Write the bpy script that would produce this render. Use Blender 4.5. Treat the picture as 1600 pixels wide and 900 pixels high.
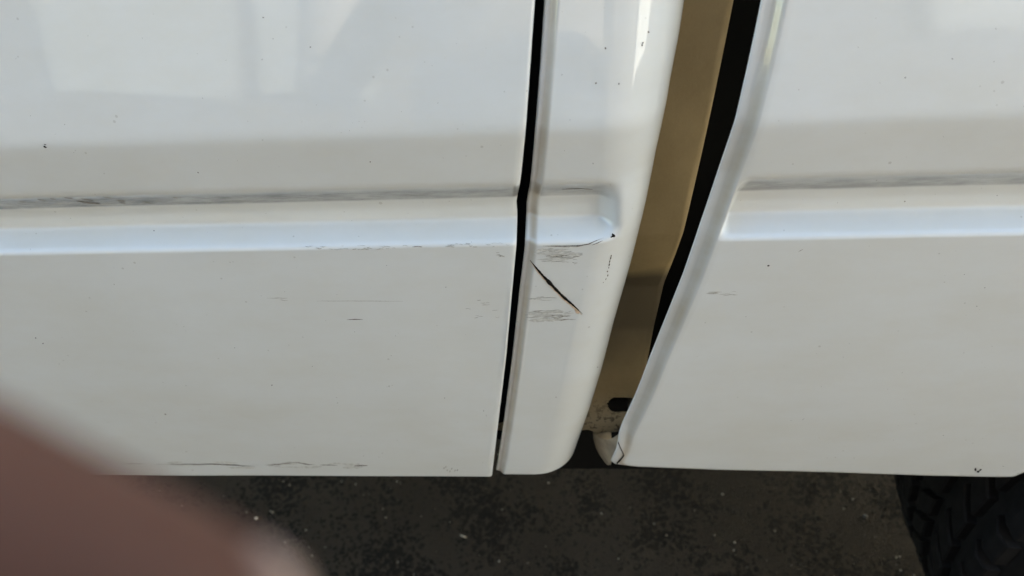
import bpy, bmesh, math, random
import numpy as np
from mathutils import Vector, Matrix
from mathutils.bvhtree import BVHTree
random.seed(7); np.random.seed(7)
for o in list(bpy.data.objects): bpy.data.objects.remove(o)
scene = bpy.context.scene
col = scene.collection

# ------------------------------------------------------------------ camera
F = 1164.0                                     # focal length in pixels of the 1600 px wide photograph
AX = Vector((15800, -250, -1164)).normalized()  # truck length axis seen in the camera (right, down, forward)
DN = Vector((106, 1293, 1164)); DN = (DN - AX * AX.dot(DN)).normalized()
AY = AX.cross(DN)
UP = -DN
CAM = Vector((0.0, -0.35, 1.075))
def cam_to_world(c):
    c = Vector(c); return Vector((AX.dot(c), AY.dot(c), UP.dot(c)))
right, down, fwd = cam_to_world((1,0,0)), cam_to_world((0,1,0)), cam_to_world((0,0,1))
cd = bpy.data.cameras.new('camera'); cam = bpy.data.objects.new('camera', cd); col.objects.link(cam)
cam.matrix_world = Matrix(((right.x, -down.x, -fwd.x, CAM.x), (right.y, -down.y, -fwd.y, CAM.y), (right.z, -down.z, -fwd.z, CAM.z), (0,0,0,1)))
cd.sensor_width = 36; cd.lens = F / 1600 * 36; cd.clip_start = 0.005; cd.clip_end = 500
cd.dof.use_dof = True; cd.dof.focus_distance = 0.47; cd.dof.aperture_fstop = 8.0
scene.camera = cam

# ------------------------------------------------------------------ light
SUN_EL, SUN_AZ = 22.0, 58.0                    # the sun stands behind the truck; azimuth from +Y towards +X
world = bpy.data.worlds.new('World'); scene.world = world; world.use_nodes = True
wn = world.node_tree.nodes; wl = world.node_tree.links
sky = wn.new('ShaderNodeTexSky'); sky.sky_type = 'NISHITA'; sky.sun_disc = False; sky.dust_density = 1.2; sky.ozone_density = 1.0; sky.air_density = 1.0
sky.sun_elevation = math.radians(SUN_EL); sky.sun_rotation = math.radians(SUN_AZ)
wl.new(sky.outputs[0], wn['Background'].inputs[0]); wn['Background'].inputs[1].default_value = 0.13
sd = bpy.data.lights.new('sun', 'SUN'); sd.energy = 4.5; sd.angle = math.radians(0.53); sd.color = (1, 0.95, 0.87)
sun = bpy.data.objects.new('sun', sd); col.objects.link(sun)
el, az = math.radians(SUN_EL), math.radians(SUN_AZ)
sdir = Vector((math.sin(az)*math.cos(el), math.cos(az)*math.cos(el), math.sin(el)))
sun.rotation_euler = sdir.to_track_quat('Z', 'Y').to_euler(); sun.location = sdir * 10
scene.view_settings.view_transform = 'Standard'; scene.view_settings.look = 'None'
scene.view_settings.exposure = 2.63; scene.view_settings.gamma = 1
scene.view_settings.use_white_balance = True; scene.view_settings.white_balance_temperature = 6900; scene.view_settings.white_balance_tint = 4   # the phone balanced for open shade
scene.render.engine = 'CYCLES'

# ------------------------------------------------------------------ helpers
def tag(o, label=None, cat=None, group=None, kind=None):
    if label: o['label'] = label
    if cat: o['category'] = cat
    if group: o['group'] = group
    if kind: o['kind'] = kind
    return o
def mesh_obj(name, verts, faces, mat, parent=None, smooth=True):
    me = bpy.data.meshes.new(name); me.from_pydata([tuple(v) for v in verts], [], faces); me.update()
    if smooth: me.polygons.foreach_set('use_smooth', [True] * len(me.polygons))
    o = bpy.data.objects.new(name, me); col.objects.link(o)
    if mat: me.materials.append(mat)
    if parent: o.parent = parent
    return o
def set_dust(o, vals):
    at_ = o.data.attributes.new('dust', 'FLOAT', 'POINT'); at_.data.foreach_set('value', vals)
def set_grime_shade(o, amount, ncol=0, skip=0):
    """groove shade put into the colour, along with streaky road dirt: heavy towards the front of the door, thin towards the bed"""
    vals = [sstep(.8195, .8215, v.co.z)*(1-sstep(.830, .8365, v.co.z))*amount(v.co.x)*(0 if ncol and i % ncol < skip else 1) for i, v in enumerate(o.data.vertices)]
    at_ = o.data.attributes.new('grime_shade', 'FLOAT', 'POINT'); at_.data.foreach_set('value', vals)
def joggle(xl, wf, wj, depth, y0, n=9):
    """pressed edge flange: a flat strip at the free edge, then an S-bend up to the panel face"""
    out = [(xl+.0004, y0+depth+.0006), (xl+.0012, y0+depth)] + [(xl+wf*k/3, y0+depth-.0002*k) for k in (1, 2, 3)]
    for k in range(1, n+1):
        t = k/n; out.append((xl+wf+wj*t, y0+(depth-.0006)*(1-t*t*(3-2*t))))
    return out
def empty(name, loc=(0,0,0), parent=None):
    o = bpy.data.objects.new(name, None); col.objects.link(o); o.location = loc; o.empty_display_size = .1
    if parent: o.parent = parent
    return o
def box(name, x0, x1, y0, y1, z0, z1, mat, parent=None, bevel=0.004):
    bm = bmesh.new(); bmesh.ops.create_cube(bm, size=1)
    for v in bm.verts:
        v.co = Vector(((x0+x1)/2 + v.co.x*(x1-x0), (y0+y1)/2 + v.co.y*(y1-y0), (z0+z1)/2 + v.co.z*(z1-z0)))
    if bevel: bmesh.ops.bevel(bm, geom=list(bm.edges), offset=bevel, segments=2, affect='EDGES', profile=.5)
    me = bpy.data.meshes.new(name); bm.to_mesh(me); bm.free(); me.materials.append(mat)
    o = bpy.data.objects.new(name, me); col.objects.link(o)
    if parent: o.parent = parent
    return o
def grid_faces(nr, nc, flip=False):
    f = []
    for r in range(nr-1):
        for c in range(nc-1):
            a, b, d, e = r*nc+c, r*nc+c+1, (r+1)*nc+c+1, (r+1)*nc+c
            f.append((a,b,d,e) if not flip else (a,e,d,b))
    return f
def sstep(a, b, x):
    t = min(1, max(0, (x-a)/(b-a))); return t*t*(3-2*t)
def ray_dir(px, py): return cam_to_world((px-800, py-450, F)).normalized()
def on_plane_y(px, py, y=0.0):
    d = ray_dir(px, py); return CAM + d * ((y-CAM.y)/d.y)
def on_ground(px, py, z=0.0):
    d = ray_dir(px, py); return CAM + d * ((z-CAM.z)/d.z)

# ------------------------------------------------------------------ materials
def new_mat(name):
    m = bpy.data.materials.new(name); m.use_nodes = True
    nt = m.node_tree; return m, nt, nt.nodes, nt.links, nt.nodes['Principled BSDF']
def N(nodes, t, **kw):
    n = nodes.new(t)
    for k, v in kw.items(): setattr(n, k, v)
    return n
def ramp(nodes, stops):
    r = nodes.new('ShaderNodeValToRGB'); e = r.color_ramp.elements
    while len(e) < len(stops): e.new(0.5)
    for i, (p, c) in enumerate(stops): e[i].position = p; e[i].color = c if len(c) == 4 else (*c, 1)
    return r
def paint_mat(name='white_paint', base=(0.74, 0.745, 0.72)):
    m, nt, n, l, p = new_mat(name)
    tc = N(n, 'ShaderNodeTexCoord')
    # faint road film: large soft blotches and horizontally drawn fine grime
    mp = N(n, 'ShaderNodeMapping'); mp.inputs['Scale'].default_value = (3, 3, 6); l.new(tc.outputs['Object'], mp.inputs[0])
    n1 = N(n, 'ShaderNodeTexNoise'); n1.inputs['Scale'].default_value = 3.5; n1.inputs['Detail'].default_value = 8; n1.inputs['Roughness'].default_value = .65; l.new(mp.outputs[0], n1.inputs[0])
    r1 = ramp(n, [(.40, (0,0,0)), (.75, (1,1,1))]); l.new(n1.outputs[0], r1.inputs[0])
    mx = N(n, 'ShaderNodeMix', data_type='RGBA'); mx.inputs[6].default_value = (*base, 1); mx.inputs[7].default_value = (base[0]*.945, base[1]*.925, base[2]*.885, 1)
    l.new(r1.outputs[0], mx.inputs[0])
    # fine dust specks
    v = N(n, 'ShaderNodeTexVoronoi'); v.inputs['Scale'].default_value = 130; l.new(tc.outputs['Object'], v.inputs[0])
    n2 = N(n, 'ShaderNodeTexNoise'); n2.inputs['Scale'].default_value = 35; l.new(tc.outputs['Object'], n2.inputs[0])
    th = N(n, 'ShaderNodeMath', operation='MULTIPLY_ADD'); th.inputs[1].default_value = .55; th.inputs[2].default_value = -.26; l.new(n2.outputs[0], th.inputs[0])
    lt = N(n, 'ShaderNodeMath', operation='LESS_THAN'); l.new(v.outputs['Distance'], lt.inputs[0]); l.new(th.outputs[0], lt.inputs[1])
    sc = N(n, 'ShaderNodeMath', operation='MULTIPLY'); sc.inputs[1].default_value = .30; l.new(lt.outputs[0], sc.inputs[0])
    m2 = N(n, 'ShaderNodeMix', data_type='RGBA'); m2.inputs[7].default_value = (.25, .22, .17, 1); l.new(sc.outputs[0], m2.inputs[0]); l.new(mx.outputs[2], m2.inputs[6])
    at_ = N(n, 'ShaderNodeAttribute', attribute_name='dust')
    dn = N(n, 'ShaderNodeMath', operation='MULTIPLY'); l.new(at_.outputs['Fac'], dn.inputs[0])
    dr = N(n, 'ShaderNodeMapRange'); dr.inputs[1].default_value = .3; dr.inputs[2].default_value = .7; dr.inputs[3].default_value = .55; dr.inputs[4].default_value = 1; l.new(n1.outputs[0], dr.inputs[0]); l.new(dr.outputs[0], dn.inputs[1])
    m3 = N(n, 'ShaderNodeMix', data_type='RGBA'); m3.inputs[7].default_value = (.44, .35, .235, 1); l.new(dn.outputs[0], m3.inputs[0]); l.new(m2.outputs[2], m3.inputs[6])
    gr_ = N(n, 'ShaderNodeAttribute', attribute_name='grime_shade')  # groove shade painted in together with streaky dirt
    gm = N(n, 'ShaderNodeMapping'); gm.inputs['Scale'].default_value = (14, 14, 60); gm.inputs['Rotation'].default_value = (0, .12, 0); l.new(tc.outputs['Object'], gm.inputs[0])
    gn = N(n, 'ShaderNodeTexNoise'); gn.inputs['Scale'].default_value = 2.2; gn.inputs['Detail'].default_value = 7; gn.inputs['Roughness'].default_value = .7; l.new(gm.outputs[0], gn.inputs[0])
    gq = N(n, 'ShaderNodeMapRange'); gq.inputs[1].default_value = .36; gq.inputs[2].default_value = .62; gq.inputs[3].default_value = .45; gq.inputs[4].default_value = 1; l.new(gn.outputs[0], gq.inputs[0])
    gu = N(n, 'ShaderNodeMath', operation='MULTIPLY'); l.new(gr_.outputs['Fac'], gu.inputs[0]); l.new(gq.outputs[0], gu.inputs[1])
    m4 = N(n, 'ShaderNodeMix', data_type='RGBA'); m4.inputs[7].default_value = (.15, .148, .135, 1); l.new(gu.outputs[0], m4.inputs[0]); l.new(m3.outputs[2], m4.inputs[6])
    l.new(m4.outputs[2], p.inputs['Base Color'])
    p.inputs['Roughness'].default_value = .45; p.inputs['Specular IOR Level'].default_value = .25
    p.inputs['Coat Weight'].default_value = 1; p.inputs['Coat IOR'].default_value = 1.57
    cr = N(n, 'ShaderNodeMath', operation='MULTIPLY_ADD'); cr.inputs[1].default_value = .06; cr.inputs[2].default_value = .012; l.new(n1.outputs[0], cr.inputs[0]); l.new(cr.outputs[0], p.inputs['Coat Roughness'])
    # orange peel
    n3 = N(n, 'ShaderNodeTexNoise'); n3.inputs['Scale'].default_value = 260; n3.inputs['Detail'].default_value = 1; l.new(tc.outputs['Object'], n3.inputs[0])
    n4 = N(n, 'ShaderNodeTexNoise'); n4.inputs['Scale'].default_value = 16; n4.inputs['Detail'].default_value = 1; l.new(tc.outputs['Object'], n4.inputs[0])
    ad = N(n, 'ShaderNodeMath', operation='MULTIPLY_ADD'); ad.inputs[1].default_value = 9; l.new(n4.outputs[0], ad.inputs[0]); l.new(n3.outputs[0], ad.inputs[2])
    bp = N(n, 'ShaderNodeBump'); bp.inputs['Strength'].default_value = .045; bp.inputs['Distance'].default_value = .0004; l.new(ad.outputs[0], bp.inputs['Height'])
    l.new(bp.outputs[0], p.inputs['Coat Normal'])
    return m
def plain_mat(name, colr, rough=.8, noise=0, scale=30, metallic=0, bump=0):
    m, nt, n, l, p = new_mat(name); p.inputs['Roughness'].default_value = rough; p.inputs['Metallic'].default_value = metallic
    p.inputs['Base Color'].default_value = (*colr, 1); p.inputs['Specular IOR Level'].default_value = .5 if max(colr) > .03 else .12
    if noise:
        tc = N(n, 'ShaderNodeTexCoord'); t = N(n, 'ShaderNodeTexNoise'); t.inputs['Scale'].default_value = scale; t.inputs['Detail'].default_value = 6; l.new(tc.outputs['Object'], t.inputs[0])
        r = ramp(n, [(.3, tuple(c*(1-noise) for c in colr)), (.7, tuple(min(1, c*(1+noise)) for c in colr))]); l.new(t.outputs[0], r.inputs[0]); l.new(r.outputs[0], p.inputs['Base Color'])
        if bump:
            b = N(n, 'ShaderNodeBump'); b.inputs['Strength'].default_value = bump; b.inputs['Distance'].default_value = .002; l.new(t.outputs[0], b.inputs['Height']); l.new(b.outputs[0], p.inputs['Normal'])
    return m
def dusty_mat():
    m, nt, n, l, p = new_mat('dusty_inner_paint')
    tc = N(n, 'ShaderNodeTexCoord')
    t = N(n, 'ShaderNodeTexNoise'); t.inputs['Scale'].default_value = 55; t.inputs['Detail'].default_value = 9; t.inputs['Roughness'].default_value = .7; l.new(tc.outputs['Object'], t.inputs[0])
    r = ramp(n, [(.3, (.235, .168, .078)), (.7, (.28, .205, .10))]); l.new(t.outputs[0], r.inputs[0])
    # caked dirt and bare pale spots along the lower rim (a shape of its own)
    sx = N(n, 'ShaderNodeSeparateXYZ'); l.new(tc.outputs['Object'], sx.inputs[0])
    mr = N(n, 'ShaderNodeMapRange'); mr.inputs[1].default_value = .605; mr.inputs[2].default_value = .575; mr.inputs[3].default_value = 0; mr.inputs[4].default_value = 1; l.new(sx.outputs[2], mr.inputs[0])
    t2 = N(n, 'ShaderNodeTexNoise'); t2.inputs['Scale'].default_value = 160; t2.inputs['Detail'].default_value = 6; t2.inputs['Roughness'].default_value = .75; l.new(tc.outputs['Object'], t2.inputs[0])
    r2 = ramp(n, [(.52, (0,0,0)), (.60, (.85,.85,.85))]); l.new(t2.outputs[0], r2.inputs[0])
    mu = N(n, 'ShaderNodeMath', operation='MULTIPLY'); l.new(mr.outputs[0], mu.inputs[0]); l.new(r2.outputs[0], mu.inputs[1])
    # shadow band painted over the lower half, with a wavering upper edge
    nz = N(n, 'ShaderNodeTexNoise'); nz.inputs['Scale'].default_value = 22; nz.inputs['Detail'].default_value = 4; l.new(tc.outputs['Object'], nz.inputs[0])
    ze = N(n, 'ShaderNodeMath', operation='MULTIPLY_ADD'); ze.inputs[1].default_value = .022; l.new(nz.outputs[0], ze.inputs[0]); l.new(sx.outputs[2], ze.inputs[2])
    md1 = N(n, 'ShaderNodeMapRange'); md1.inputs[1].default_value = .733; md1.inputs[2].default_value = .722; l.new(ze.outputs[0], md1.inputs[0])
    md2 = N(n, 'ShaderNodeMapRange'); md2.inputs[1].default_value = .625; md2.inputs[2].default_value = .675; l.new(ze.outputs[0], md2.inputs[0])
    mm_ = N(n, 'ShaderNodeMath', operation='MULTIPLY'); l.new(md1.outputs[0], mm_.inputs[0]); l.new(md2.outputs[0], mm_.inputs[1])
    shade_band = N(n, 'ShaderNodeMix', data_type='RGBA'); shade_band.inputs[7].default_value = (.075, .056, .03, 1); l.new(mm_.outputs[0], shade_band.inputs[0]); l.new(r.outputs[0], shade_band.inputs[6])
    lightm = N(n, 'ShaderNodeMix', data_type='RGBA'); lightm.inputs[7].default_value = (.30, .245, .155, 1); l.new(mr.outputs[0], lightm.inputs[0]); l.new(shade_band.outputs[2], lightm.inputs[6])
    mx = N(n, 'ShaderNodeMix', data_type='RGBA'); mx.inputs[7].default_value = (.03, .02, .011, 1); l.new(mu.outputs[0], mx.inputs[0]); l.new(lightm.outputs[2], mx.inputs[6])
    l.new(mx.outputs[2], p.inputs['Base Color']); p.inputs['Roughness'].default_value = .7
    b = N(n, 'ShaderNodeBump'); b.inputs['Strength'].default_value = .4; b.inputs['Distance'].default_value = .0008; l.new(t2.outputs[0], b.inputs['Height']); l.new(b.outputs[0], p.inputs['Normal'])
    return m
def asphalt_mat():
    m, nt, n, l, p = new_mat('worn_asphalt')
    tc = N(n, 'ShaderNodeTexCoord')
    big = N(n, 'ShaderNodeTexNoise'); big.inputs['Scale'].default_value = 4.5; big.inputs['Detail'].default_value = 5; l.new(tc.outputs['Object'], big.inputs[0])
    fine = N(n, 'ShaderNodeTexNoise'); fine.inputs['Scale'].default_value = 320; fine.inputs['Detail'].default_value = 5; fine.inputs['Roughness'].default_value = .7; l.new(tc.outputs['Object'], fine.inputs[0])
    # dark drip spots in drifts
    wob = N(n, 'ShaderNodeTexNoise'); wob.inputs['Scale'].default_value = 90; l.new(tc.outputs['Object'], wob.inputs[0])
    wm = N(n, 'ShaderNodeMix', data_type='RGBA', blend_type='ADD'); wm.inputs[0].default_value = .022; l.new(tc.outputs['Object'], wm.inputs[6]); l.new(wob.outputs[1], wm.inputs[7])
    v = N(n, 'ShaderNodeTexVoronoi'); v.inputs['Scale'].default_value = 120; l.new(wm.outputs[2], v.inputs[0])
    pat = N(n, 'ShaderNodeTexNoise'); pat.inputs['Scale'].default_value = 9; pat.inputs['Detail'].default_value = 3; l.new(tc.outputs['Object'], pat.inputs[0])
    th = N(n, 'ShaderNodeMapRange'); th.inputs[1].default_value = .36; th.inputs[2].default_value = .60; th.inputs[3].default_value = 0.12; th.inputs[4].default_value = .66; l.new(pat.outputs[0], th.inputs[0])
    sb = N(n, 'ShaderNodeMath', operation='SUBTRACT'); l.new(th.outputs[0], sb.inputs[0]); l.new(v.outputs['Distance'], sb.inputs[1])
    sp = N(n, 'ShaderNodeMapRange'); sp.inputs[1].default_value = 0; sp.inputs[2].default_value = .05; l.new(sb.outputs[0], sp.inputs[0])
    r0 = ramp(n, [(.3, (.024, .0195, .0145)), (.7, (.042, .034, .026))]); l.new(big.outputs[0], r0.inputs[0])
    r1 = ramp(n, [(.3, (.75,.75,.75)), (.7, (1.2,1.2,1.2))]); l.new(fine.outputs[0], r1.inputs[0])
    mu = N(n, 'ShaderNodeMix', data_type='RGBA', blend_type='MULTIPLY'); mu.inputs[0].default_value = 1; l.new(r0.outputs[0], mu.inputs[6]); l.new(r1.outputs[0], mu.inputs[7])
    mx = N(n, 'ShaderNodeMix', data_type='RGBA'); mx.inputs[7].default_value = (.005, .004, .0035, 1); l.new(sp.outputs[0], mx.inputs[0]); l.new(mu.outputs[2], mx.inputs[6])
    l.new(mx.outputs[2], p.inputs['Base Color']); p.inputs['Roughness'].default_value = .85; p.inputs['Specular IOR Level'].default_value = .15
    b = N(n, 'ShaderNodeBump'); b.inputs['Strength'].default_value = .8; b.inputs['Distance'].default_value = .004; l.new(fine.outputs[0], b.inputs['Height'])
    l.new(b.outputs[0], p.inputs['Normal'])
    return m
WHITE = paint_mat()
DUSTY = dusty_mat()
ASPH = asphalt_mat()
BLACK = plain_mat('black_underbody', (.012, .012, .013), .7, .4, 40)
RUBBER = plain_mat('tyre_rubber', (.0075, .007, .007), .75, .35, 60, bump=.3)
SEAL_SHADE = plain_mat('seal_and_shade_black', (.004, .004, .004), .9)  # also blacks the shaded cavity and the space below the gap
STEEL = plain_mat('grey_rim_metal', (.35, .35, .36), .35, .15, 20, metallic=.8)
CRACK = plain_mat('bare_rusty_crack', (.012, .009, .007), .9)
RUST = plain_mat('rusty_scratch', (.085, .06, .04), .9, .6, 400)
SCUFF = plain_mat('grey_scuff', (.36, .34, .30), .8, .4, 500)
TAN = plain_mat('exposed_primer', (.62, .47, .33), .8, .2, 300)
LIPM = plain_mat('dusty_white_lip', (.36, .31, .23), .7, .3, 70)
GRIT = plain_mat('pale_grit', (.34, .32, .28), .8, .3, 90)

# ------------------------------------------------------------------ ground
g = mesh_obj('ground', [(-60,-60,0),(60,-60,0),(60,60,0),(-60,60,0)], [(0,1,2,3)], ASPH); tag(g, kind='structure')

# ------------------------------------------------------------------ unseen house wall behind the photographer, with panels added for their reflections
BRICK = plain_mat('brown_unseen_wall', (.055, .042, .032), .85, .25, 12); FRAME = plain_mat('window_frame_paint', (.7, .7, .68), .5)
PALE_PANEL = plain_mat('added_pale_panel', (.19, .19, .18), .6, .12, 3); REFLECTOR_WHITE = plain_mat('white_reflector', (.78, .78, .77), .5, .05, 4)
house = empty('house', (-4.2, -3.6, 0)); tag(house, 'unseen brown house wall behind the photographer with added pale panels and a white reflector', 'house')
def hchild(o): o.parent = house; o.matrix_parent_inverse = Matrix.Translation(-house.location); return o
hchild(box('unseen_wall', -9.5, 14.0, -3.8, -3.6, 0, 3.8, BRICK)); hchild(box('roof', -9.9, 14.4, -4.2, -3.1, 3.802, 4.0, BRICK))  # both unseen, lengthened and raised to hold back the low front sky
for x0, x1, z0, z1, sl in ((-7.4, -6.2, 1.0, 2.3, 0), (-5.6, -4.4, 1.0, 2.3, 0), (-2.75, -1.75, .93, 2.3, -.10), (-1.62, -1.0, .86, 2.3, -.14), (1.75, 3.0, 1.12, 2.3, .12)):
    pv = [(x, y, z + (sl*(x-x0) if z == z0 else 0)) for y in (-3.598, -3.55) for x, z in ((x0, z0), (x1, z0), (x1, z1), (x0, z1))]
    hchild(mesh_obj('reflected_panel', pv, [(4,5,6,7), (3,2,1,0), (0,1,5,4), (1,2,6,5), (2,3,7,6), (3,0,4,7)], PALE_PANEL, smooth=False))  # pale panels added and shaped only for the patches they reflect
for k in range(7): hchild(box('streak_reflector', 3.9, 13.4, -3.598, -3.55, .06+k*.47, .06+k*.47+.46, REFLECTOR_WHITE))  # white panels added to throw a streak and brighten the cab corner

# ------------------------------------------------------------------ truck
truck = empty('pickup_truck', (0, .9, 0))
tag(truck, 'white pickup truck with scratched door, cracked cab corner and bed side', 'truck')
def child(o, parent=None):
    p = parent or truck
    o.parent = p; o.matrix_parent_inverse = Matrix.Translation(-Vector(p.matrix_world.translation if p is not truck else truck.location))
    return o
# -- body side profile: inward offset y for a height z
_zs = np.arange(.50, 1.60, .0005)
_bp = [(1.60, .130), (1.36, .105), (1.20, .081), (1.05, .046), (.96, .0212), (.90, .0064), (.8715, 0), (.838, .0026), (.796, -.0012), (.74, -.0008), (.66, .0010), (.58, .0050), (.50, .0105)]
_gp = [(1.6, 0), (.8385, 0), (.8350, .0010), (.8205, .0125), (.8035, .0160), (.7965, 0), (.5, 0)]
_base = np.interp(_zs, [p[0] for p in _bp][::-1], [p[1] for p in _bp][::-1])
_gr = np.interp(_zs, [p[0] for p in _gp][::-1], [p[1] for p in _gp][::-1])
def _sm(a, w):
    k = np.hanning(w); k /= k.sum(); return np.convolve(np.pad(a, w//2, mode='edge'), k, 'valid')[:len(a)]
_groove = _sm(_gr, 11)
_base = _sm(_base, 13)
def P(z, gr=1.0): return float(np.interp(z, _zs, _base)) + gr * float(np.interp(z, _zs, _groove))
def on_side(px, py, off=0.0, gr=1.0):
    y = off
    for _ in range(8):
        p = on_plane_y(px, py, y); y = P(p.z, gr) + off
    return p
def curve(pts, off=0.0, gr=1.0):
    q = sorted([(on_side(a, b, off, gr).z, on_side(a, b, off, gr).x) for a, b in pts])
    zs = [a for a, _ in q]; xs = [b for _, b in q]
    k0 = (xs[-1]-xs[-4])/(zs[-1]-zs[-4])
    def f(z):
        if z > zs[-1]: return xs[-1] + k0*(z-zs[-1])
        return float(np.interp(z, zs, xs))
    return f
def rows(zb, zt):
    z = zb; out = []
    while z < zt:
        out.append(z)
        z += .0006 if z < zb+.012 else (.0011 if .790 < z < .845 else (.004 if z < .96 else .03))
    out.append(zt); return out
def wav(x, z):   # faint panel waviness so that reflections wander like pressed steel
    return .00022*math.sin(x*17+1.3*math.sin(z*11)) + .00018*math.sin(z*29+2.1*math.sin(x*7)) + .00012*math.sin(x*41+z*23)
def hem(z, zb, r):          # bottom edge rolls under
    if z > zb + r: return 0.0
    t = min(1, (zb + r - z)/r); return r*(1-math.sqrt(max(0, 1-t*t)))

# door
d_edge = curve([(836,0),(829,100),(822,200),(815,270),(811,303),(805.5,340),(806.5,360),(807,385),(801,450),(791,560),(779,660),(770,735),(769,746)], 0, 0)
ZB_D = on_side(500, 746).z
V = []; zr = rows(ZB_D, 1.30)
for z in zr:
    xe = d_edge(z); r = .0022
    yb = P(z) + hem(z, ZB_D, .003)
    xs = list(np.linspace(-1.05, -.40, 20)) + list(np.linspace(-.40, xe-r, 130))[1:]
    line = [(x, yb + wav(x, z)) for x in xs]
    for a in (15, 30, 45, 60, 75, 90): line.append((xe-r+r*math.sin(math.radians(a)), yb + r*(1-math.cos(math.radians(a)))))
    line += [(xe, yb+.006), (xe-.001, yb+.012), (xe-.03, yb+.013)]
    V.append([(x, y, z) for x, y in line])
# underside hem row
nc = len(V[0])
V.insert(0, [(x, y+.02, ZB_D+.0012) for x, y, z in V[0]])
door = child(mesh_obj('door', [p for r_ in V for p in r_], grid_faces(len(V), nc), WHITE))
set_grime_shade(door, lambda x: 1.0-.2*sstep(-.28, -.03, x))
tag(door, 'scratched white door panel')

# cab corner
c_left = curve([(849.5,0),(843,100),(836,190),(829,270),(825.5,303),(820.5,340),(820,360),(819,385),(811,450),(799,560),(786,660),(776,725),(774,735),(777,742),(782,744.5)], .0042, 0)
def RC(z): return .034 + .012*sstep(.80, .95, z)
sil = [(1071,0),(1061,60),(1045,135),(1029,210),(1007,310),(984,405),(957,500),(938,575),(922,628),(908,668),(897,699),(891,711),(885,721),(877,729),(869,735),(858,740.5),(845,744)]
ss = sorted((on_side(a, b, .027, 0).z, on_side(a, b, .027, 0).x) for a, b in sil)
_sz = [a for a, _ in ss]; _sx = [b for _, b in ss]
def c_sil(z):
    if z > _sz[-1]: return _sx[-1] + (z-_sz[-1])*(_sx[-1]-_sx[-4])/(_sz[-1]-_sz[-4])
    return float(np.interp(z, _sz, _sx))
ZB_C = on_side(815, 744.5, 0, 0).z
gx_end = on_side(962, 330, .004).x
V = []; zr = rows(ZB_C, 1.30)
for z in zr:
    xl = c_left(z); R = RC(z)
    xm = c_sil(z) + .002                      # outermost x
    xc = xm - R
    if xc < xl + .012: R = max(.004, xm - xl - .012); xc = xm - R
    h = hem(z, ZB_C, .005)
    def gy(x):
        gw = 1 - sstep(gx_end-.012, gx_end+.004, x)
        return P(z, gw) + h
    wf, wj = .0028, .0052
    line = [(xl+.03, gy(xl)+.012), (xl+.008, gy(xl)+.0105)]
    line += joggle(xl, wf, wj, .0042, gy(xl))
    for x in np.linspace(xl+wf+wj, xc, 45)[1:]: line.append((x, gy(x) + .6*wav(x, z)))
    for a in np.linspace(0, 90, 34)[1:]:
        x = xc+R*math.sin(math.radians(a)); line.append((x, gy(x)+R*(1-math.cos(math.radians(a)))))
    yl = line[-1][1]
    line += [(xm-.0005, yl+.02), (xm-.004, yl+.12)]
    V.append([(x, y, z) for x, y in line])
V.insert(0, [(x, y+.012, ZB_C+.001) for x, y, z in V[0]])
corner = child(mesh_obj('cab_corner', [p for r_ in V for p in r_], grid_faces(len(V), len(V[0])), WHITE))
DP = [0, 0, .1, .1, .1, .2, .4, .65, .8, .9, .95, .9, .8, .6, .35, .1]
set_grime_shade(corner, lambda x: .62*(1-sstep(gx_end-.012, gx_end-.002, x)), len(V[0]), 15)
set_dust(corner, [(DP[i] if i < len(DP) else 0) for r_ in V for i in range(len(r_))])
tag(corner, 'rounded white cab corner with dark diagonal crack')

# bed side, front section up to the wheel arch
WX, WZ, WR = .757, .385, .385                  # wheel centre and tyre radius
ARCH = .435
b_left = curve([(1188,0),(1179,45),(1165,110),(1150,175),(1137,218),(1120,268),(1106,310),(1089,360),(1067,425),(1040,493),(1014,558),(991,622),(969,677),(965,688),(963,700),(960,712),(955,722),(952,729),(957,733),(968,735.8)], .006, 0)
bot = [(970,736),(1120,741.5),(1300,746),(1450,750),(1552,752)]
bz = [(on_side(a, b).x, on_side(a, b).z) for a, b in bot]
ZB_B = min(z for _, z in bz)
def zb_shift(x, z): return (float(np.interp(x, [p[0] for p in bz], [p[1] for p in bz])) - ZB_B) * (1-sstep(ZB_B+.01, ZB_B+.16, z))
cr = [(1552,752),(1566,750.5),(1581,746.5),(1600,738)]
cpts = [(on_side(a, b).z, on_side(a, b).x) for a, b in cr]
def b_right(z):
    if z <= cpts[-1][0]: return float(np.interp(z, [p[0] for p in cpts], [p[1] for p in cpts]))
    zz = min(z, .735); xa = WX - math.sqrt(max(0, ARCH**2 - (zz-WZ)**2))
    t = sstep(cpts[-1][0], cpts[-1][0]+.05, z)
    lin = cpts[-1][1] + (z-cpts[-1][0])*.9
    return max(cpts[-1][1], (1-t)*lin + t*xa)
V = []; zr = rows(ZB_B, 1.40)
XR_TOP = b_right(1.0)
for z in zr:
    xl, xr = b_left(z), b_right(z)
    h = hem(z, ZB_B, .009)
    yb = lambda x: P(z, sstep(xl+.004, xl+.017, x)) + h
    wf, wj = .0052, .0070
    line = [(xl+.045, yb(xl)+.020), (xl+.016, yb(xl)+.0165), (xl+.003, yb(xl)+.0078)]
    line += joggle(xl, wf, wj, .0012+.0046*sstep(ZB_B+.025, ZB_B+.07, z), yb(xl))
    for x in np.linspace(xl+wf+wj, xr, 110)[1:]: line.append((x, yb(x) + wav(x+.3, z)))
    V.append([(x, y, z + zb_shift(x, z)) for x, y in line])
V.insert(0, [(x, y+.02, z+.001) for x, y, z in V[0]])
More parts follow.
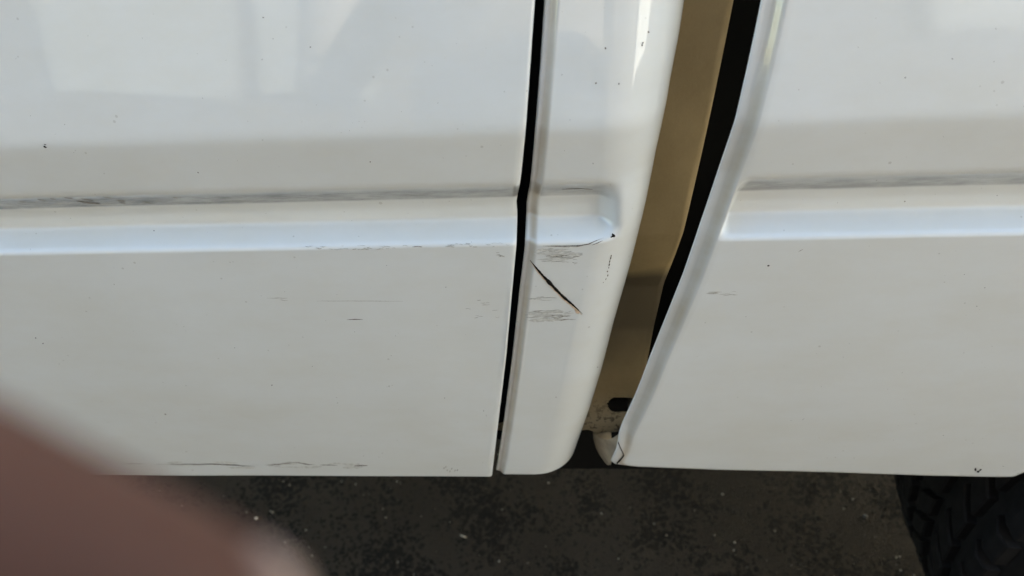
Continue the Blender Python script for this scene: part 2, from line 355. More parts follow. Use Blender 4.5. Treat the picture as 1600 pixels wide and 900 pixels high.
# arch lip: roll the free edge inward
for r_ in V:
    x, y, z = r_[-1]
    r_ += [(x+.002, y+.003, z), (x+.002, y+.03, z)]
bed = child(mesh_obj('bed_side', [p for r_ in V for p in r_], grid_faces(len(V), len(V[0])), WHITE))
DP = [0, 0, 0, .1, .1, .15, .25, .4, .6, .75, .85, .9, .85, .7, .5, .3, .1]
set_grime_shade(bed, lambda x: .72, len(V[0]), 18)
set_dust(bed, [(DP[i] if i < len(DP) else 0) for r_ in V for i in range(len(r_))])
tag(bed, 'white bed side panel with pressed groove')
# rest of the bed side over and behind the wheel
V = []
xs = list(np.linspace(XR_TOP+.0025, WX+.435, 60)) + list(np.linspace(WX+.436, 2.15, 20))
for x in xs:
    zl = WZ + math.sqrt(max(0, ARCH**2-(x-WX)**2)) if abs(x-WX) < ARCH else .55
    zl = max(zl, .55)
    zz = list(np.linspace(zl, max(zl+.01, .85), 40)) + list(np.linspace(max(zl+.01, .85), 1.40, 16))[1:]
    V.append([(x, P(z)+.03, z) for z in zz[:1]] + [(x, P(z), z) for z in zz])
child(mesh_obj('bed_rear_side', [p for r_ in V for p in r_], grid_faces(len(V), len(V[0]), True), WHITE))

# lower curled lip of the bed edge
A = [(951,725),(944,720),(937,711),(931,700),(927,687),(926,676)]
B = [(954,727),(956,721),(961,712),(964,700),(966,688),(969,676)]
Vv = []
nA = 24
def interp(poly, t):
    s = t*(len(poly)-1); i = min(int(s), len(poly)-2); f = s-i
    return (poly[i][0]*(1-f)+poly[i+1][0]*f, poly[i][1]*(1-f)+poly[i+1][1]*f)
for i in range(nA):
    t = i/(nA-1)
    b0 = interp(B, t); a0 = interp(A, t)
    pb = on_side(*b0, .0105, 0); pa = on_side(*a0, .034, 0)
    rowp = []
    for j in range(9):
        s = j/8
        q = pb.lerp(pa, s); q.y -= .007*math.sin(math.pi*s)*min(1, t*3); rowp.append(tuple(q))
    ins = Vector(pa) + Vector((.003, .004, .001)); rowp.append(tuple(ins)); rowp.append(tuple(Vector(pb).lerp(pa, .45) + Vector((.004, .022, .002))))
    Vv.append(rowp)
lip = child(mesh_obj('edge_lip', [p for r_ in Vv for p in r_], grid_faces(len(Vv), len(Vv[0]), True), LIPM))

# dusty inner panel seen through the gap
ib = [(1146,0),(1128,100),(1107,200),(1083,300),(1056,400),(1037,465),(1016,535),(1003,590),(996,640),(985,685)]
def inner_y(z):
    return float(np.interp(z, [.45,.575,.61,.66,.70,.735,.76,.96,1.4], [.036,.038,.046,.062,.066,.056,.050,.054,.14]))
q = []
for a, b in ib:
    y = .05
    for _ in range(8):
        p = on_plane_y(a, b, y); y = inner_y(p.z)
    q.append((p.z, p.x))
q.sort()
_fit = np.polyfit([a for a, _ in q], [b for _, b in q], 2)
def in_right(z):
    return float(np.polyval(_fit, min(z, .97))) + .2*max(0, z-.97) + .0005
    zs_ = [a for a, _ in q]; xs_ = [b for _, b in q]
    if z > zs_[-1]: return xs_[-1] + (z-zs_[-1])*(xs_[-1]-xs_[-4])/(zs_[-1]-zs_[-4])
    return float(np.interp(z, zs_, xs_))
y = .036
ZB_I = on_plane_y(940, 676, .036).z
hole = on_plane_y(975, 630, .044)
V = []
zz = list(np.arange(ZB_I, ZB_I+.075, .0007)) + list(np.arange(ZB_I+.075, .96, .0025)) + list(np.arange(.96, 1.34, .02))
NCI = 110
for z in zz:
    xr = in_right(z); xl = xr - .12
    line = []
    for k in range(NCI):
        x = xl + (xr-.004-xl)*k/(NCI-1)
        zo = .0016*math.sin(x*160)+.0011*math.sin(x*420+1) if z < ZB_I+.004 else 0
        line.append((x, inner_y(z)+.0006*math.sin(x*90+z*60), z+zo))
    for a in (20, 40, 60, 80, 90): line.append((xr-.004+.004*math.sin(math.radians(a)), inner_y(z)+.004*(1-math.cos(math.radians(a))), z))
    line.append((xr+.0, inner_y(z)+.05, z))
    V.append(line)
nc = len(V[0]); flat = [p for r_ in V for p in r_]
fc = []
for f in grid_faces(len(V), nc):
    cx = sum(flat[i][0] for i in f)/4; cz = sum(flat[i][2] for i in f)/4
    u, w = cx-hole.x, cz-hole.z
    du = max(0, abs(u)-.006)
    if du*du + w*w < .0078**2: continue
    fc.append(f)
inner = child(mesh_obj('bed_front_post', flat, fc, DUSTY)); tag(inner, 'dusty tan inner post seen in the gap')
md = inner.modifiers.new('thick', 'SOLIDIFY'); md.thickness = .0016; md.offset = -1
child(box('gap_shade_backing', -.03, .26, .125, .14, .52, 1.34, SEAL_SHADE))  # black sheet added so the cavity behind the gap stays dark
child(box('under_gap_shade_block', -.05, .12, .105, .20, .405, .519, SEAL_SHADE))  # black block added to stand for deep shade below the gap

# unseen bulk of the truck: it shades the ground and closes the body
V = []
for z in np.linspace(.548, 1.28, 40):
    xe = d_edge(z); yj = P(z, 0)+.032; V.append([(xe-.03, yj+.03, z), (xe-.03, yj, z), (xe+.022, yj, z), (xe+.022, yj+.03, z)])
child(mesh_obj('door_jamb', [p for r_ in V for p in r_], grid_faces(len(V), 4), SEAL_SHADE, smooth=False))
child(box('cab_floor', -1.9, .0, .035, 1.75, .60, .66, BLACK))
child(box('bed_floor', .13, 2.14, .06, 1.75, .68, .74, BLACK))
child(box('chassis_rail', -1.9, 2.1, .45, .55, .50, .598, BLACK))
child(box('chassis_rail', -1.9, 2.1, 1.25, 1.35, .50, .598, BLACK))
child(box('cab_back_wall', .03, .055, .17, 1.72, .62, 1.30, WHITE))
child(box('bed_headboard', .15, .18, .03, 1.72, .60, .95, WHITE)); child(box('bed_headboard', .15, .18, .062, 1.72, .951, 1.12, WHITE)); child(box('bed_headboard', .15, .18, .10, 1.72, 1.121, 1.40, WHITE))
child(box('tailgate', 2.16, 2.20, .10, 1.70, .60, 1.40, WHITE))
child(box('far_door_side', -1.9, .05, 1.76, 1.79, .36, 1.30, WHITE))
child(box('far_bed_side', .12, 2.15, 1.76, 1.79, .36, 1.36, WHITE))
child(box('front_door_side', -1.9, -1.056, .024, .05, .56, 1.00, WHITE))
child(box('roof', -1.45, -.05, .16, 1.62, 1.90, 1.95, WHITE, bevel=.02))
for yy in ((.05, .17), (1.62, 1.74)):
    for x0 in (-.10, -.98, -1.62):
        child(box('roof_pillar', x0, x0+.10, yy[0]+.03, yy[1]-.02, 1.302, 1.899, WHITE))

# wheel
wheel = empty('wheel'); wheel.location = (WX, .103, WZ); wheel.scale = (1, .82, 1); child(wheel)
wheel.matrix_parent_inverse = Matrix.Translation(-truck.location)
TW = .135; R0 = WR-.012
prof = [(-.085,.215),(-.105,.235),(-.128,.285),(-.134,.325),(-.126,.352),(-.112,R0-.006),(-.09,R0),(0,R0+.002),(.09,R0),(.112,R0-.006),(.126,.352),(.134,.325),(.128,.285),(.105,.235),(.085,.215)]
nseg = 120; V = []
for i in range(nseg+1):
    a = 2*math.pi*i/nseg
    V.append([(r*math.cos(a), y, r*math.sin(a)) for y, r in prof])
ty = mesh_obj('tyre', [p for r_ in V for p in r_], grid_faces(len(V), len(prof)), RUBBER); ty.parent = wheel
rp = [(.084,.216),(.07,.205),(-.02,.195),(-.05,.12),(-.06,.03),(-.065,.001)]
V = []
for i in range(65):
    a = 2*math.pi*i/64
    V.append([(r*math.cos(a), y, r*math.sin(a)) for y, r in [( -.086,.216),(-.08,.20),(-.03,.19),(-.045,.12),(-.06,.06),(-.062,.001)]])
rim = mesh_obj('rim', [p for r_ in V for p in r_], grid_faces(len(V), 6), STEEL); rim.parent = wheel
# tread blocks: five staggered rows of slanted lugs
NT = 56
rowsT = [(-.105,.030,0,.55),(-.055,.036,.5,.9),(0,.034,.2,-.9),(.055,.036,.7,.9),(.105,.030,.4,.55)]
for (yc, w, ph, slant) in rowsT:
    da = 2*math.pi/NT; half = .37*da
    rr = R0 + .002 - (abs(yc)/.105)**3*.004
    vs = []
    for lvl in (-.004, .0075, .0095):
        k = 1.0 if lvl < .0075 else (.97 if lvl < .009 else .86)
        for (sy, sa) in ((-1,-1), (0,-1.12), (1,-1), (1,1), (0,.88), (-1,1)):
            y = yc + sy*w/2*k; a = half*sa*k + slant*sy*half*.8
            rd = rr + lvl - (.006 if abs(y) > .113 else 0)
            vs.append((rd*math.sin(a), y, rd*math.cos(a)))
    fs = []
    for lv in (0, 1):
        for k in range(6): fs.append((lv*6+k, lv*6+(k+1) % 6, lv*6+6+(k+1) % 6, lv*6+6+k))
    fs.append((12,13,14,15,16,17))
    me = bpy.data.meshes.new('tread_block'); me.from_pydata(vs, [], fs); me.update(); me.materials.append(RUBBER)
    for i in range(NT):
        o = bpy.data.objects.new('tread_block', me); col.objects.link(o); o.parent = wheel
        o.rotation_euler = (0, (i+ph)*da, 0)

# ------------------------------------------------------------------ marks on the paint
bpy.context.view_layer.update()
def bvh(o):
    me = o.data; return BVHTree.FromPolygons([v.co.copy() for v in me.vertices], [tuple(p.vertices) for p in me.polygons])
BV = {'door': bvh(door), 'corner': bvh(corner), 'bed': bvh(bed)}
OB = {'door': door, 'corner': corner, 'bed': bed}
def hit(which, px, py, off=.00018):
    d = ray_dir(px, py); loc, nor, i, t = BV[which].ray_cast(CAM, d)
    if loc is None: return None, None
    if nor.dot(d) > 0: nor = -nor
    return loc + nor*off, nor
def ribbon(verts, faces, which, pts, wpx, off=.00018, jit=.25, taper=True):
    """a thin streak along photo pixels, laid on the panel it marks; wpx = width in photo pixels"""
    fine = []
    for (a, b) in zip(pts[:-1], pts[1:]):
        n = max(2, int(math.hypot(b[0]-a[0], b[1]-a[1])/2.5))
        for k in range(n): t = k/n; fine.append((a[0]+(b[0]-a[0])*t, a[1]+(b[1]-a[1])*t))
    fine.append(pts[-1]); prev = None; L = len(fine)
    for i, (x, y) in enumerate(fine):
        j = fine[min(L-1, i+1)]; k = fine[max(0, i-1)]
        dx, dy = j[0]-k[0], j[1]-k[1]; m = math.hypot(dx, dy) or 1; nx, ny = -dy/m, dx/m
        w = (wpx(i/(L-1)) if callable(wpx) else wpx)/2 * (1 + random.uniform(-jit, jit))
        if taper: w *= max(.12, min(1, min(i, L-1-i)/(L*.18+.01)))
        p, _ = hit(which, x+nx*w, y+ny*w, off); q_, _ = hit(which, x-nx*w, y-ny*w, off); c_, _ = hit(which, x, y, off*1.6)
        if p is None or q_ is None or c_ is None: prev = None; continue
        verts += [p, c_, q_]; cur = len(verts)-3
        if prev is not None: faces += [(prev, prev+1, cur+1, cur), (prev+1, prev+2, cur+2, cur+1)]
        prev = cur
def blob(verts, faces, which, x, y, rx, ry, ang=0, off=.00025, n=9, rag=.35):
    c_, _ = hit(which, x, y, off*2)
    if c_ is None: return
    s = len(verts); pts = []
    for k in range(n):
        a = 2*math.pi*k/n; r = 1+random.uniform(-rag, rag)
        u, v = rx*r*math.cos(a), ry*r*math.sin(a)
        p, _ = hit(which, x+u*math.cos(ang)-v*math.sin(ang), y+u*math.sin(ang)+v*math.cos(ang), off)
        if p is None: return
        pts.append(p)
    verts.append(c_); verts += pts
    for k in range(n): faces.append((s, s+1+k, s+1+(k+1) % n))
def mark(name, which, mat, fn, label=None, kind=None):
    v, f = [], []; fn(v, f)
    if not f: return None
    o = mesh_obj(name, v, f, mat); p = OB[which]; o.parent = p; o.matrix_parent_inverse = p.matrix_world.inverted()
    tag(o, label, kind=kind); return o
def px_noise(pts, amp):
    out = []
    for (a, b) in zip(pts[:-1], pts[1:]):
        n = max(1, int(abs(b[0]-a[0])/9))
        for k in range(n): t = k/n; out.append((a[0]+(b[0]-a[0])*t, a[1]+(b[1]-a[1])*t + random.uniform(-amp, amp)))
    return out + [pts[-1]]

# the open crack on the cab corner: pale lifted rim below, dark split above
crk = [(829,406),(838,418),(849,431),(858,440),(868,451),(880,463),(893,474),(901,481),(910,490)]
mark('crack_rim', 'corner', TAN, lambda v, f: ribbon(v, f, 'corner', [(a-.9, b+1.6) for a, b in crk], lambda t: 3.2+2.0*t, .00018))
mark('crack', 'corner', CRACK, lambda v, f: (ribbon(v, f, 'corner', crk, lambda t: 2.4+1.6*math.sin(math.pi*t), .0004, .2), blob(v, f, 'corner', 859, 441, 6.5, 3.4, .8, .0006, 8, .2)), 'dark diagonal split in the paint')
mark('primer_patch', 'corner', TAN, lambda v, f: blob(v, f, 'corner', 901, 485.5, 5.5, 2.6, .7, .0002))
def scuff_patch(which, x0, x1, y0, y1, n, slope=0.0, w=1.0, lmin=8, lmax=40):
    def fn(v, f):
        for _ in range(n):
            l_ = random.uniform(lmin, lmax); x = random.uniform(x0, max(x0+1, x1-l_)); y = random.uniform(y0, y1)
            pts = px_noise([(x, y), (x+l_*.5, y+slope*l_*.5+random.uniform(-1, 1)), (x+l_, y+slope*l_+random.uniform(-1.2, 1.2))], .7)
            ribbon(v, f, which, pts, w*random.uniform(.5, 1.3), .00016)
    return fn
HAZE = plain_mat('rubbed_paint', (.56, .55, .51), .75, .2, 400)
mark('scuff', 'corner', HAZE, scuff_patch('corner', 834, 914, 386, 409, 16, -.03, 3.4, 14, 42))
mark('scuff', 'corner', HAZE, scuff_patch('corner', 816, 900, 486, 501, 14, -.05, 3.2, 12, 36))
mark('scuff', 'door', HAZE, scuff_patch('door', 240, 580, 722, 731, 14, 0, 2.6, 16, 50))
mark('scuff', 'corner', SCUFF, scuff_patch('corner', 838, 912, 384, 410, 30, -.03, .9, 6, 30), 'grey rub marks under the groove')
mark('scuff', 'corner', SCUFF, scuff_patch('corner', 818, 900, 485, 502, 34, -.05, .95, 6, 26), 'grey rub marks below the crack')
mark('scuff', 'corner', SCUFF, scuff_patch('corner', 822, 872, 462, 470, 7, -.03, .7, 8, 24))
mark('scratch', 'corner', RUST, lambda v, f: (ribbon(v, f, 'corner', px_noise([(848,384),(880,384.5),(905,384),(920,381),(932,376),(943,372)], .4), 1.2), ribbon(v, f, 'corner', px_noise([(925,383),(934,379),(942,376)], .5), .8)))
mark('scratch', 'corner', RUST, lambda v, f: ribbon(v, f, 'corner', px_noise([(878,295),(905,294.5),(926,295.5)], .3), .7))
mark('paint_chip', 'corner', CRACK, lambda v, f: (blob(v, f, 'corner', 958.5, 367.5, 2.9, 2.7), blob(v, f, 'corner', 955.5, 370, 1.8, 1.0, -.5)), 'small dark chip')
def chain(v, f):
    for x, y in [(955,399),(954,403),(953,408),(951,413),(951,418),(949,424),(950,430),(947,436),(942,441)]:
        blob(v, f, 'corner', x+random.uniform(-.8,.8), y, random.uniform(.5,1.0), random.uniform(1,2.4), .3, n=6)
mark('paint_chip', 'corner', RUST, chain)
mark('paint_chip', 'corner', CRACK, lambda v, f: (blob(v, f, 'corner', 1045.5, 133, 1.1, 3.6, .2, n=6), blob(v, f, 'corner', 1043.5, 145, .9, 1.8, .2, n=6)))
mark('paint_chip', 'corner', RUST, lambda v, f: [blob(v, f, 'corner', x, y, 1.2, 1.6, .3, n=6) for x, y in [(1004,67),(1003,70),(1013,50),(946,75),(931,130),(967,131)]])
# door
mark('scratch', 'door', RUST, lambda v, f: ribbon(v, f, 'door', px_noise([(245,725.5),(290,725.5),(330,725),(370,727),(399,728.5)], .5), lambda t: .6+1.2*t), 'long brown scratch along the bottom edge')
mark('scratch', 'door', RUST, lambda v, f: ribbon(v, f, 'door', px_noise([(415,726),(436,725),(455,723),(466,723),(482,725.5),(492,725.5)], .5), 1.4))
mark('scratch', 'door', RUST, lambda v, f: ribbon(v, f, 'door', px_noise([(500,726),(515,726.5),(528,726.8)], .4), .9))
mark('scratch', 'door', RUST, lambda v, f: ribbon(v, f, 'door', px_noise([(553,727.4),(566,727),(575,727.2)], .4), 1.5))
mark('scratch', 'door', SCUFF, lambda v, f: ribbon(v, f, 'door', px_noise([(195,724.5),(225,724.5)], .4), .8))
mark('scuff', 'door', SCUFF, scuff_patch('door', 415, 445, 725, 729, 5, 0, .8, 5, 18))
mark('scratch', 'door', RUST, lambda v, f: ribbon(v, f, 'door', px_noise([(542,499),(555,498.6),(567,498.8)], .3), 1.1))
mark('scratch', 'door', SCUFF, lambda v, f: ribbon(v, f, 'door', px_noise([(495,470),(560,470),(630,470.5)], .2), .55))
mark('scuff', 'door', SCUFF, scuff_patch('door', 410, 455, 465, 471, 4, 0, .6, 8, 20))
mark('scuff', 'door', SCUFF, scuff_patch('door', 460, 640, 384, 390, 26, 0, .7, 4, 16), 'line of grey rub marks below the groove')
mark('scratch', 'door', RUST, lambda v, f: ribbon(v, f, 'door', px_noise([(644,385.6),(652,385.2),(660,385.6)], .3), 1.2))
mark('scuff', 'door', SCUFF, scuff_patch('door', 690, 800, 380, 386, 18, .02, .8, 4, 12))
mark('scuff', 'door', SCUFF, scuff_patch('door', 770, 800, 394, 402, 7, .03, .8, 4, 10))
mark('scuff', 'door', SCUFF, scuff_patch('door', 725, 790, 464, 500, 10, .02, .7, 5, 14))
def groove_smear(v, f):
    for (x, y, l_) in [(58,311,14),(78,310,10),(118,313,34),(126,310,22),(140,316,18),(182,312,14),(186,316,10),(222,315,14),(160,307,16),(270,308,8),(30,314,12),(100,308,14)]:
        ribbon(v, f, 'door', px_noise([(x, y), (x+l_, y+l_*.16)], .6), random.uniform(1, 2.0), .00016)
mark('scuff', 'door', RUST if False else plain_mat('dark_smear', (.22,.20,.175), .8, .4, 300), groove_smear, 'dark smears in the groove')
mark('paint_chip', 'door', CRACK, lambda v, f: (blob(v, f, 'door', 70.5, 229, 3.0, 1.2, .6), blob(v, f, 'door', 71, 225.5, 1.8, .7)), 'small dark chip')
mark('paint_chip', 'door', SCUFF, lambda v, f: [blob(v, f, 'door', x, y, .9, 1.6, .5, n=6) for x, y in [(694,731),(699,734),(703,736),(706,732),(711,735),(715,734),(697,729)]])
mark('paint_chip', 'door', CRACK, lambda v, f: blob(v, f, 'door', 810, 310, 1.8, 3.2))
# bed
mark('seam', 'bed', CRACK, lambda v, f: ribbon(v, f, 'bed', [(966,690),(968,696),(971,703),(974,708.5),(974.5,711.5),(972,715),(968,719.5),(962,725.5),(955,730)], lambda t: 1.3+1.3*sstep(.3, .7, t), .0003, .15, False), 'dark cracked seam at the lower front corner')
mark('paint_chip', 'bed', CRACK, lambda v, f: (blob(v, f, 'bed', 1524, 733.5, 1.5, 2.4, .1), blob(v, f, 'bed', 1528.5, 736.5, 2.4, 1.6, -.2), blob(v, f, 'bed', 1531.5, 734, 2.2, 1.3, -.5)), 'small dark chip near the wheel arch')
mark('paint_chip', 'bed', CRACK, lambda v, f: blob(v, f, 'bed', 1200.5, 415, 2.0, 1.2, -.4))
mark('scuff', 'bed', SCUFF, scuff_patch('bed', 1102, 1160, 453, 463, 7, -.05, .7, 8, 26))
mark('scuff', 'bed', SCUFF, lambda v, f: ribbon(v, f, 'bed', px_noise([(1247,393),(1255,389)], .3), 1.0))
for which, boxes in (('door', (10, 10, 790, 720)), ('corner', (865, 10, 940, 720)), ('bed', (1190, 20, 1590, 730))):
    def specks(v, f, b=boxes, w=which):
        for _ in range({'door': 80, 'corner': 8, 'bed': 36}[w]):
            s = random.choice([.3, .35, .4, .45, .55, .7, 1.1]); blob(v, f, w, random.uniform(b[0], b[2]), random.uniform(b[1], b[3]), s*1.2, s*.8, random.uniform(-1, 1), .00015, 6)
    mark('dirt_specks', which, RUST, specks, kind='stuff')

# ------------------------------------------------------------------ loose things on the ground
gv, gf = [], []
def stone(c, r):
    s = len(gv); n = 6
    gv.append(Vector(c)+Vector((0,0,r*random.uniform(.8,1.2))))
    for k in range(n):
        a = 2*math.pi*k/n; q_ = r*random.uniform(.7,1.25); gv.append(Vector(c)+Vector((q_*math.cos(a), q_*math.sin(a), r*.35)))
    for k in range(n):
        a = 2*math.pi*k/n+.3; q_ = r*random.uniform(.6,1.0); gv.append(Vector(c)+Vector((q_*math.cos(a), q_*math.sin(a), -r*.3)))
    for k in range(n):
        k2 = (k+1) % n
        gf.append((s, s+1+k, s+1+k2)); gf.append((s+1+k, s+1+n+k, s+1+n+k2, s+1+k2))
for _ in range(190):
    p = on_ground(random.uniform(-100, 1700), random.uniform(690, 960)); stone((p.x, p.y, .0004), random.choice([.0004,.0004,.0005,.0006,.0008,.0012]))
for _ in range(500):
    stone((random.uniform(-1.5, 1.5), random.uniform(-1.2, .8), .0004), random.uniform(.0006, .0018))
grit_stones = (list(gv), list(gf)); gv.clear(); gf.clear()
for _ in range(7000):
    p = on_ground(random.uniform(-150, 1750), random.uniform(700, 980)); stone((p.x, p.y, 0), random.choice([.0005, .0006, .0007, .0009, .0012, .0016]))
agg = mesh_obj('asphalt_grain', gv, gf, plain_mat('asphalt_stone', (.030, .0255, .020), .8, .7, 700), smooth=False); tag(agg, 'coarse dark grain of the worn asphalt under the truck', 'asphalt grain', kind='stuff')
gv, gf = grit_stones
grit = mesh_obj('grit', gv, gf, GRIT, smooth=False); tag(grit, 'pale grit scattered on the dark ground', 'grit', kind='stuff')
def pebble(px, py, r, mat, label):
    bm = bmesh.new(); bmesh.ops.create_icosphere(bm, subdivisions=2, radius=r)
    for v in bm.verts:
        v.co *= 1 + .22*math.sin(v.co.x/r*3+px) * math.cos(v.co.y/r*2.3+py); v.co.z *= .65
    me = bpy.data.meshes.new('pebble'); bm.to_mesh(me); bm.free(); me.materials.append(mat)
    o = bpy.data.objects.new('pebble', me); col.objects.link(o); p = on_ground(px, py, r*.5); o.location = (p.x, p.y, r*.5); tag(o, label, 'pebble')
PALE = plain_mat('pale_stone', (.60, .55, .47), .8, .2, 200); DARKS = plain_mat('dark_stone', (.09, .085, .08), .8, .3, 200)
pebble(400, 810, .0026, PALE, 'pale pebble on the asphalt beside the blurred fingertip')
pebble(1352, 806, .0032, DARKS, 'small dark pebble on the asphalt near the tyre')
a_, b_ = on_ground(719, 836, .001), on_ground(729, 840, .001)
v, f = [], []
ax_ = (b_-a_).normalized(); sd_ = ax_.cross(Vector((0,0,1)))
for k, t in enumerate((0, .3, .7, 1)):
    c_ = a_.lerp(b_, t); w = (.0004, .001, .0009, .0003)[k]
    for m_ in range(6): an = m_*math.pi/3; v.append(c_ + sd_*w*math.cos(an) + Vector((0,0,1))*w*math.sin(an))
for k in range(3):
    for m_ in range(6): f.append((k*6+m_, k*6+(m_+1) % 6, k*6+6+(m_+1) % 6, k*6+6+m_))
f += [tuple(range(5,-1,-1)), tuple(range(18,24))]
tag(mesh_obj('splinter', v, f, PALE), 'tiny pale splinter lying on the dark asphalt', 'splinter')

# ------------------------------------------------------------------ the photographer's hand, fingertip in front of the lens
def C2W(px, py, dep): return CAM + cam_to_world(((px-800)/F*dep, (py-450)/F*dep, dep))
SK, skn, n_, l_, p_ = new_mat('skin')
tc = N(n_, 'ShaderNodeTexCoord'); t_ = N(n_, 'ShaderNodeTexNoise'); t_.inputs['Scale'].default_value = 60; l_.new(tc.outputs['Object'], t_.inputs[0])
r_ = ramp(n_, [(.3, (.066, .031, .021)), (.7, (.088, .043, .030))]); l_.new(t_.outputs[0], r_.inputs[0]); l_.new(r_.outputs[0], p_.inputs['Base Color'])
p_.inputs['Roughness'].default_value = .6; p_.inputs['Specular IOR Level'].default_value = .15; p_.inputs['Subsurface Weight'].default_value = .15; p_.inputs['Subsurface Radius'].default_value = (.004, .0015, .001); p_.inputs['Subsurface Scale'].default_value = 1
def hand():
    D0 = .038
    mm = lambda x, y, z: CAM + cam_to_world((x/1000, y/1000, z/1000))   # camera millimetres: right, down, forward
    tip = Vector(((475-800)/F*D0, (1140-450)/F*D0, D0))*1000
    # index finger runs from the tip up-left and back to the hand
    u = Vector((-.90, -.40, .06)).normalized()
    i1, i2, i3 = tip, tip+u*22, tip+u*46+Vector((0,1,2))
    kn = i3 + Vector((-40, -4, 12))
    V_, E_, Rr = [], [], []
    def add(p, r): V_.append(mm(*p)); Rr.append(r/1000); return len(V_)-1
    palm = add(kn+Vector((-34, 34, 6)), 26); wrist = add(kn+Vector((-62, 62, 6)), 24); arm = add(kn+Vector((-118, 130, 2)), 29)
    E_ += [(palm, wrist), (wrist, arm)]
    def addw(p, r): V_.append(Vector(p)); Rr.append(r); return len(V_)-1
    elbow = addw((-.31, -.56, .88), .045); sh = addw((-.27, -.63, 1.24), .062)
    chest = addw((-.07, -.62, 1.20), .125); belly = addw((-.07, -.69, 1.03), .13); pelvis = addw((-.07, -.77, .88), .13)
    neck = addw((-.07, -.55, 1.36), .055); head = addw((-.07, -.49, 1.46), .085); crown = addw((-.07, -.48, 1.56), .075)
    E_ += [(arm, elbow), (elbow, sh), (sh, chest), (chest, belly), (belly, pelvis), (chest, neck), (neck, head), (head, crown)]
    for sx in (-1, 1):
        a = addw((-.07+sx*.10, -.77, .78), .085); b = addw((-.07+sx*.12, -.73, .46), .06); c = addw((-.07+sx*.13, -.78, .09), .042); d = addw((-.07+sx*.15, -.62, .045), .036)
        E_ += [(pelvis, a), (a, b), (b, c), (c, d)]
    sr = addw((.13, -.63, 1.24), .062); er = addw((.20, -.62, .93), .045); wr = addw((.13, -.47, 1.03), .026); pr = addw((.10, -.43, 1.05), .027)
    E_ += [(chest, sr), (sr, er), (er, wr), (wr, pr)]
    for j, (dx, dz) in enumerate(((-.012, .03), (-.018, .012), (-.018, -.006), (-.012, -.022), (.012, .034))):
        L = (.9, 1, .95, .75, .7)[j]
        q1 = addw((.10+dx*.8, -.43+.012, 1.05+dz), .010); q2 = addw((.10+dx-.02*L, -.40, 1.05+dz*1.1), .0085); q3 = addw((.10+dx-.045*L, -.395, 1.05+dz*1.1+.004), .0075)
        E_ += [(pr, q1), (q1, q2), (q2, q3)]
    root = pelvis
    def finger(k, pts, rs):
        prev = palm
        for p, r in zip([k]+pts, rs):
            a = add(p, r); E_.append((prev, a)); prev = a
    finger(kn, [i3, i2, i1], (11.5, 9.2, 8.5, 7.6))
    for j, (off, L) in enumerate(((Vector((-4, 21, 5)), 1.05), (Vector((-10, 41, 7)), .98), (Vector((-19, 58, 7)), .8))):
        k = kn+off; a = k+Vector((34, 9, -3))*L; b = a+Vector((14, 8, -20))*L; c = b+Vector((-8, 2, -16))*L
        finger(k, [a, b, c], (11, 9, 8.2, 7.2))
    th = kn+Vector((-52, 24, -16)); finger(th, [th+Vector((18, -10, -22)), th+Vector((44, -12, -34)), th+Vector((64, -10, -36))], (14, 11.5, 10, 8.2))
    me = bpy.data.meshes.new('person'); me.from_pydata(V_, E_, []); me.update()
    o = bpy.data.objects.new('person', me); col.objects.link(o)
    sk = o.modifiers.new('skin', 'SKIN'); 
    if not me.skin_vertices: 
        bpy.context.view_layer.objects.active = o
    for i, s in enumerate(me.skin_vertices[0].data): s.radius = (Rr[i], Rr[i]); s.use_root = (i == root)
    ss_ = o.modifiers.new('sub', 'SUBSURF'); ss_.levels = 3; ss_.render_levels = 3
    me.materials.append(SK)
    bpy.context.view_layer.update()
    ev = o.evaluated_get(bpy.context.evaluated_depsgraph_get()); m2 = bpy.data.meshes.new_from_object(ev)
    o.modifiers.clear(); o.data = m2; m2.polygons.foreach_set('use_smooth', [True]*len(m2.polygons))
    m2.materials.clear()
    SHIRT = plain_mat('shirt_cloth', (.22, .19, .16), .9, .2, 80); PANTS = plain_mat('trouser_cloth', (.07, .075, .09), .9, .25, 80); SHOE = plain_mat('shoe_leather', (.04, .03, .025), .6, .2, 60); HAIR = plain_mat('hair', (.03, .02, .015), .6, .4, 120)
    for mt in (SK, SHIRT, PANTS, SHOE, HAIR): m2.materials.append(mt)
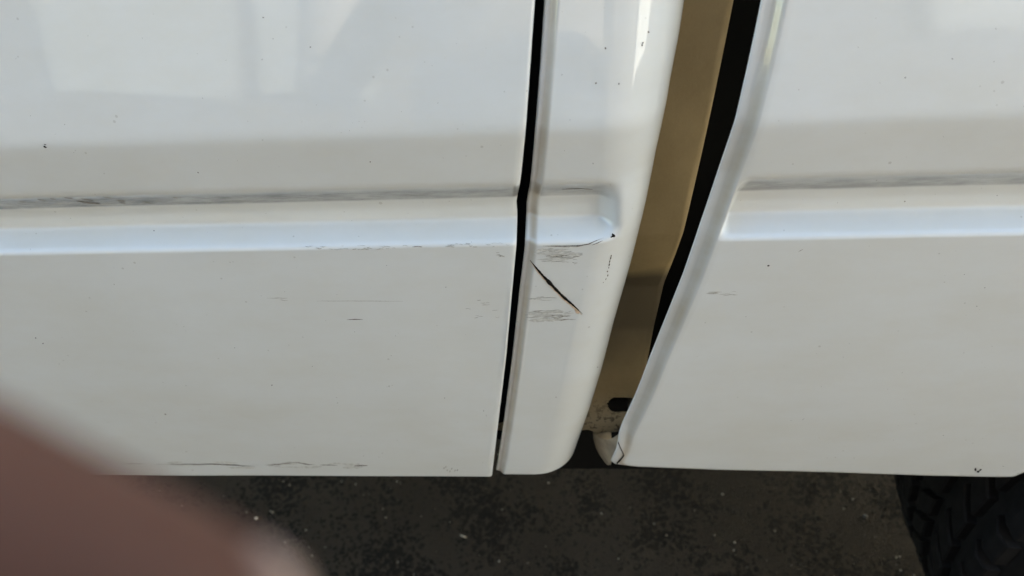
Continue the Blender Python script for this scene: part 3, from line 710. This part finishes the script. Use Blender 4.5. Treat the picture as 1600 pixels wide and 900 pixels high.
    for pl in m2.polygons:
        c_ = pl.center; k = 1
        if c_.y > -.52 and c_.z > .88 and c_.z < 1.2: k = 0
        elif c_.z > 1.50 or (c_.z > 1.42 and c_.y < -.52): k = 4
        elif c_.z > 1.33 and abs(c_.x+.07) < .12: k = 0
        elif c_.z < .11: k = 3
        elif c_.z < .90 and c_.x > -.27: k = 2
        pl.material_index = k
    tag(o, 'blurred fingertip of the hand held in front of the lens', 'person')
    # nail on the index fingertip
    w = lambda p: mm(*p)
    side = Vector((.40, -.90, 0)).normalized()       # image-up side of the finger
    nrm = (side*.80 + Vector((0, 0, .6))).normalized(); lat = u.cross(nrm).normalized()
    bv = BVHTree.FromPolygons([v_.co.copy() for v_ in m2.vertices], [tuple(p2.vertices) for p2 in m2.polygons])
    nw = cam_to_world(nrm); vs = []
    for a in range(11):
        for b in range(9):
            s_ = a/10; t = b/8*2-1
            src = tip + u*(-5+s_*11) + lat*(t*4.6*(1-.3*(1-s_)**3)) + nrm*30
            h_, n2_, _, _ = bv.ray_cast(w(src), -nw)
            if h_ is None: h_ = w(src - nrm*23)
            vs.append(h_ + nw*.00025)
    fs = grid_faces(11, 9)
    nm = plain_mat('nail', (.24, .17, .14), .5)
    nl = mesh_obj('fingernail', vs, fs, nm); nl.parent = o
    md = nl.modifiers.new('t', 'SOLIDIFY'); md.thickness = .0006
hand()
# the phone in the photographer's hands; the camera is its lens
bm = bmesh.new(); bmesh.ops.create_cube(bm, size=1)
for v in bm.verts: v.co = Vector((v.co.x*.158, v.co.y*.074, v.co.z*.008))
bmesh.ops.bevel(bm, geom=list(bm.edges), offset=.0025, segments=3, affect='EDGES', profile=.5)
me = bpy.data.meshes.new('phone'); bm.to_mesh(me); bm.free(); me.materials.append(plain_mat('phone_shell', (.05, .05, .055), .4))
ph = bpy.data.objects.new('phone', me); col.objects.link(ph); ph.matrix_world = cam.matrix_world @ Matrix.Translation((.055, -.022, .0065))
tag(ph, 'dark grey phone held up by the photographer', 'phone')
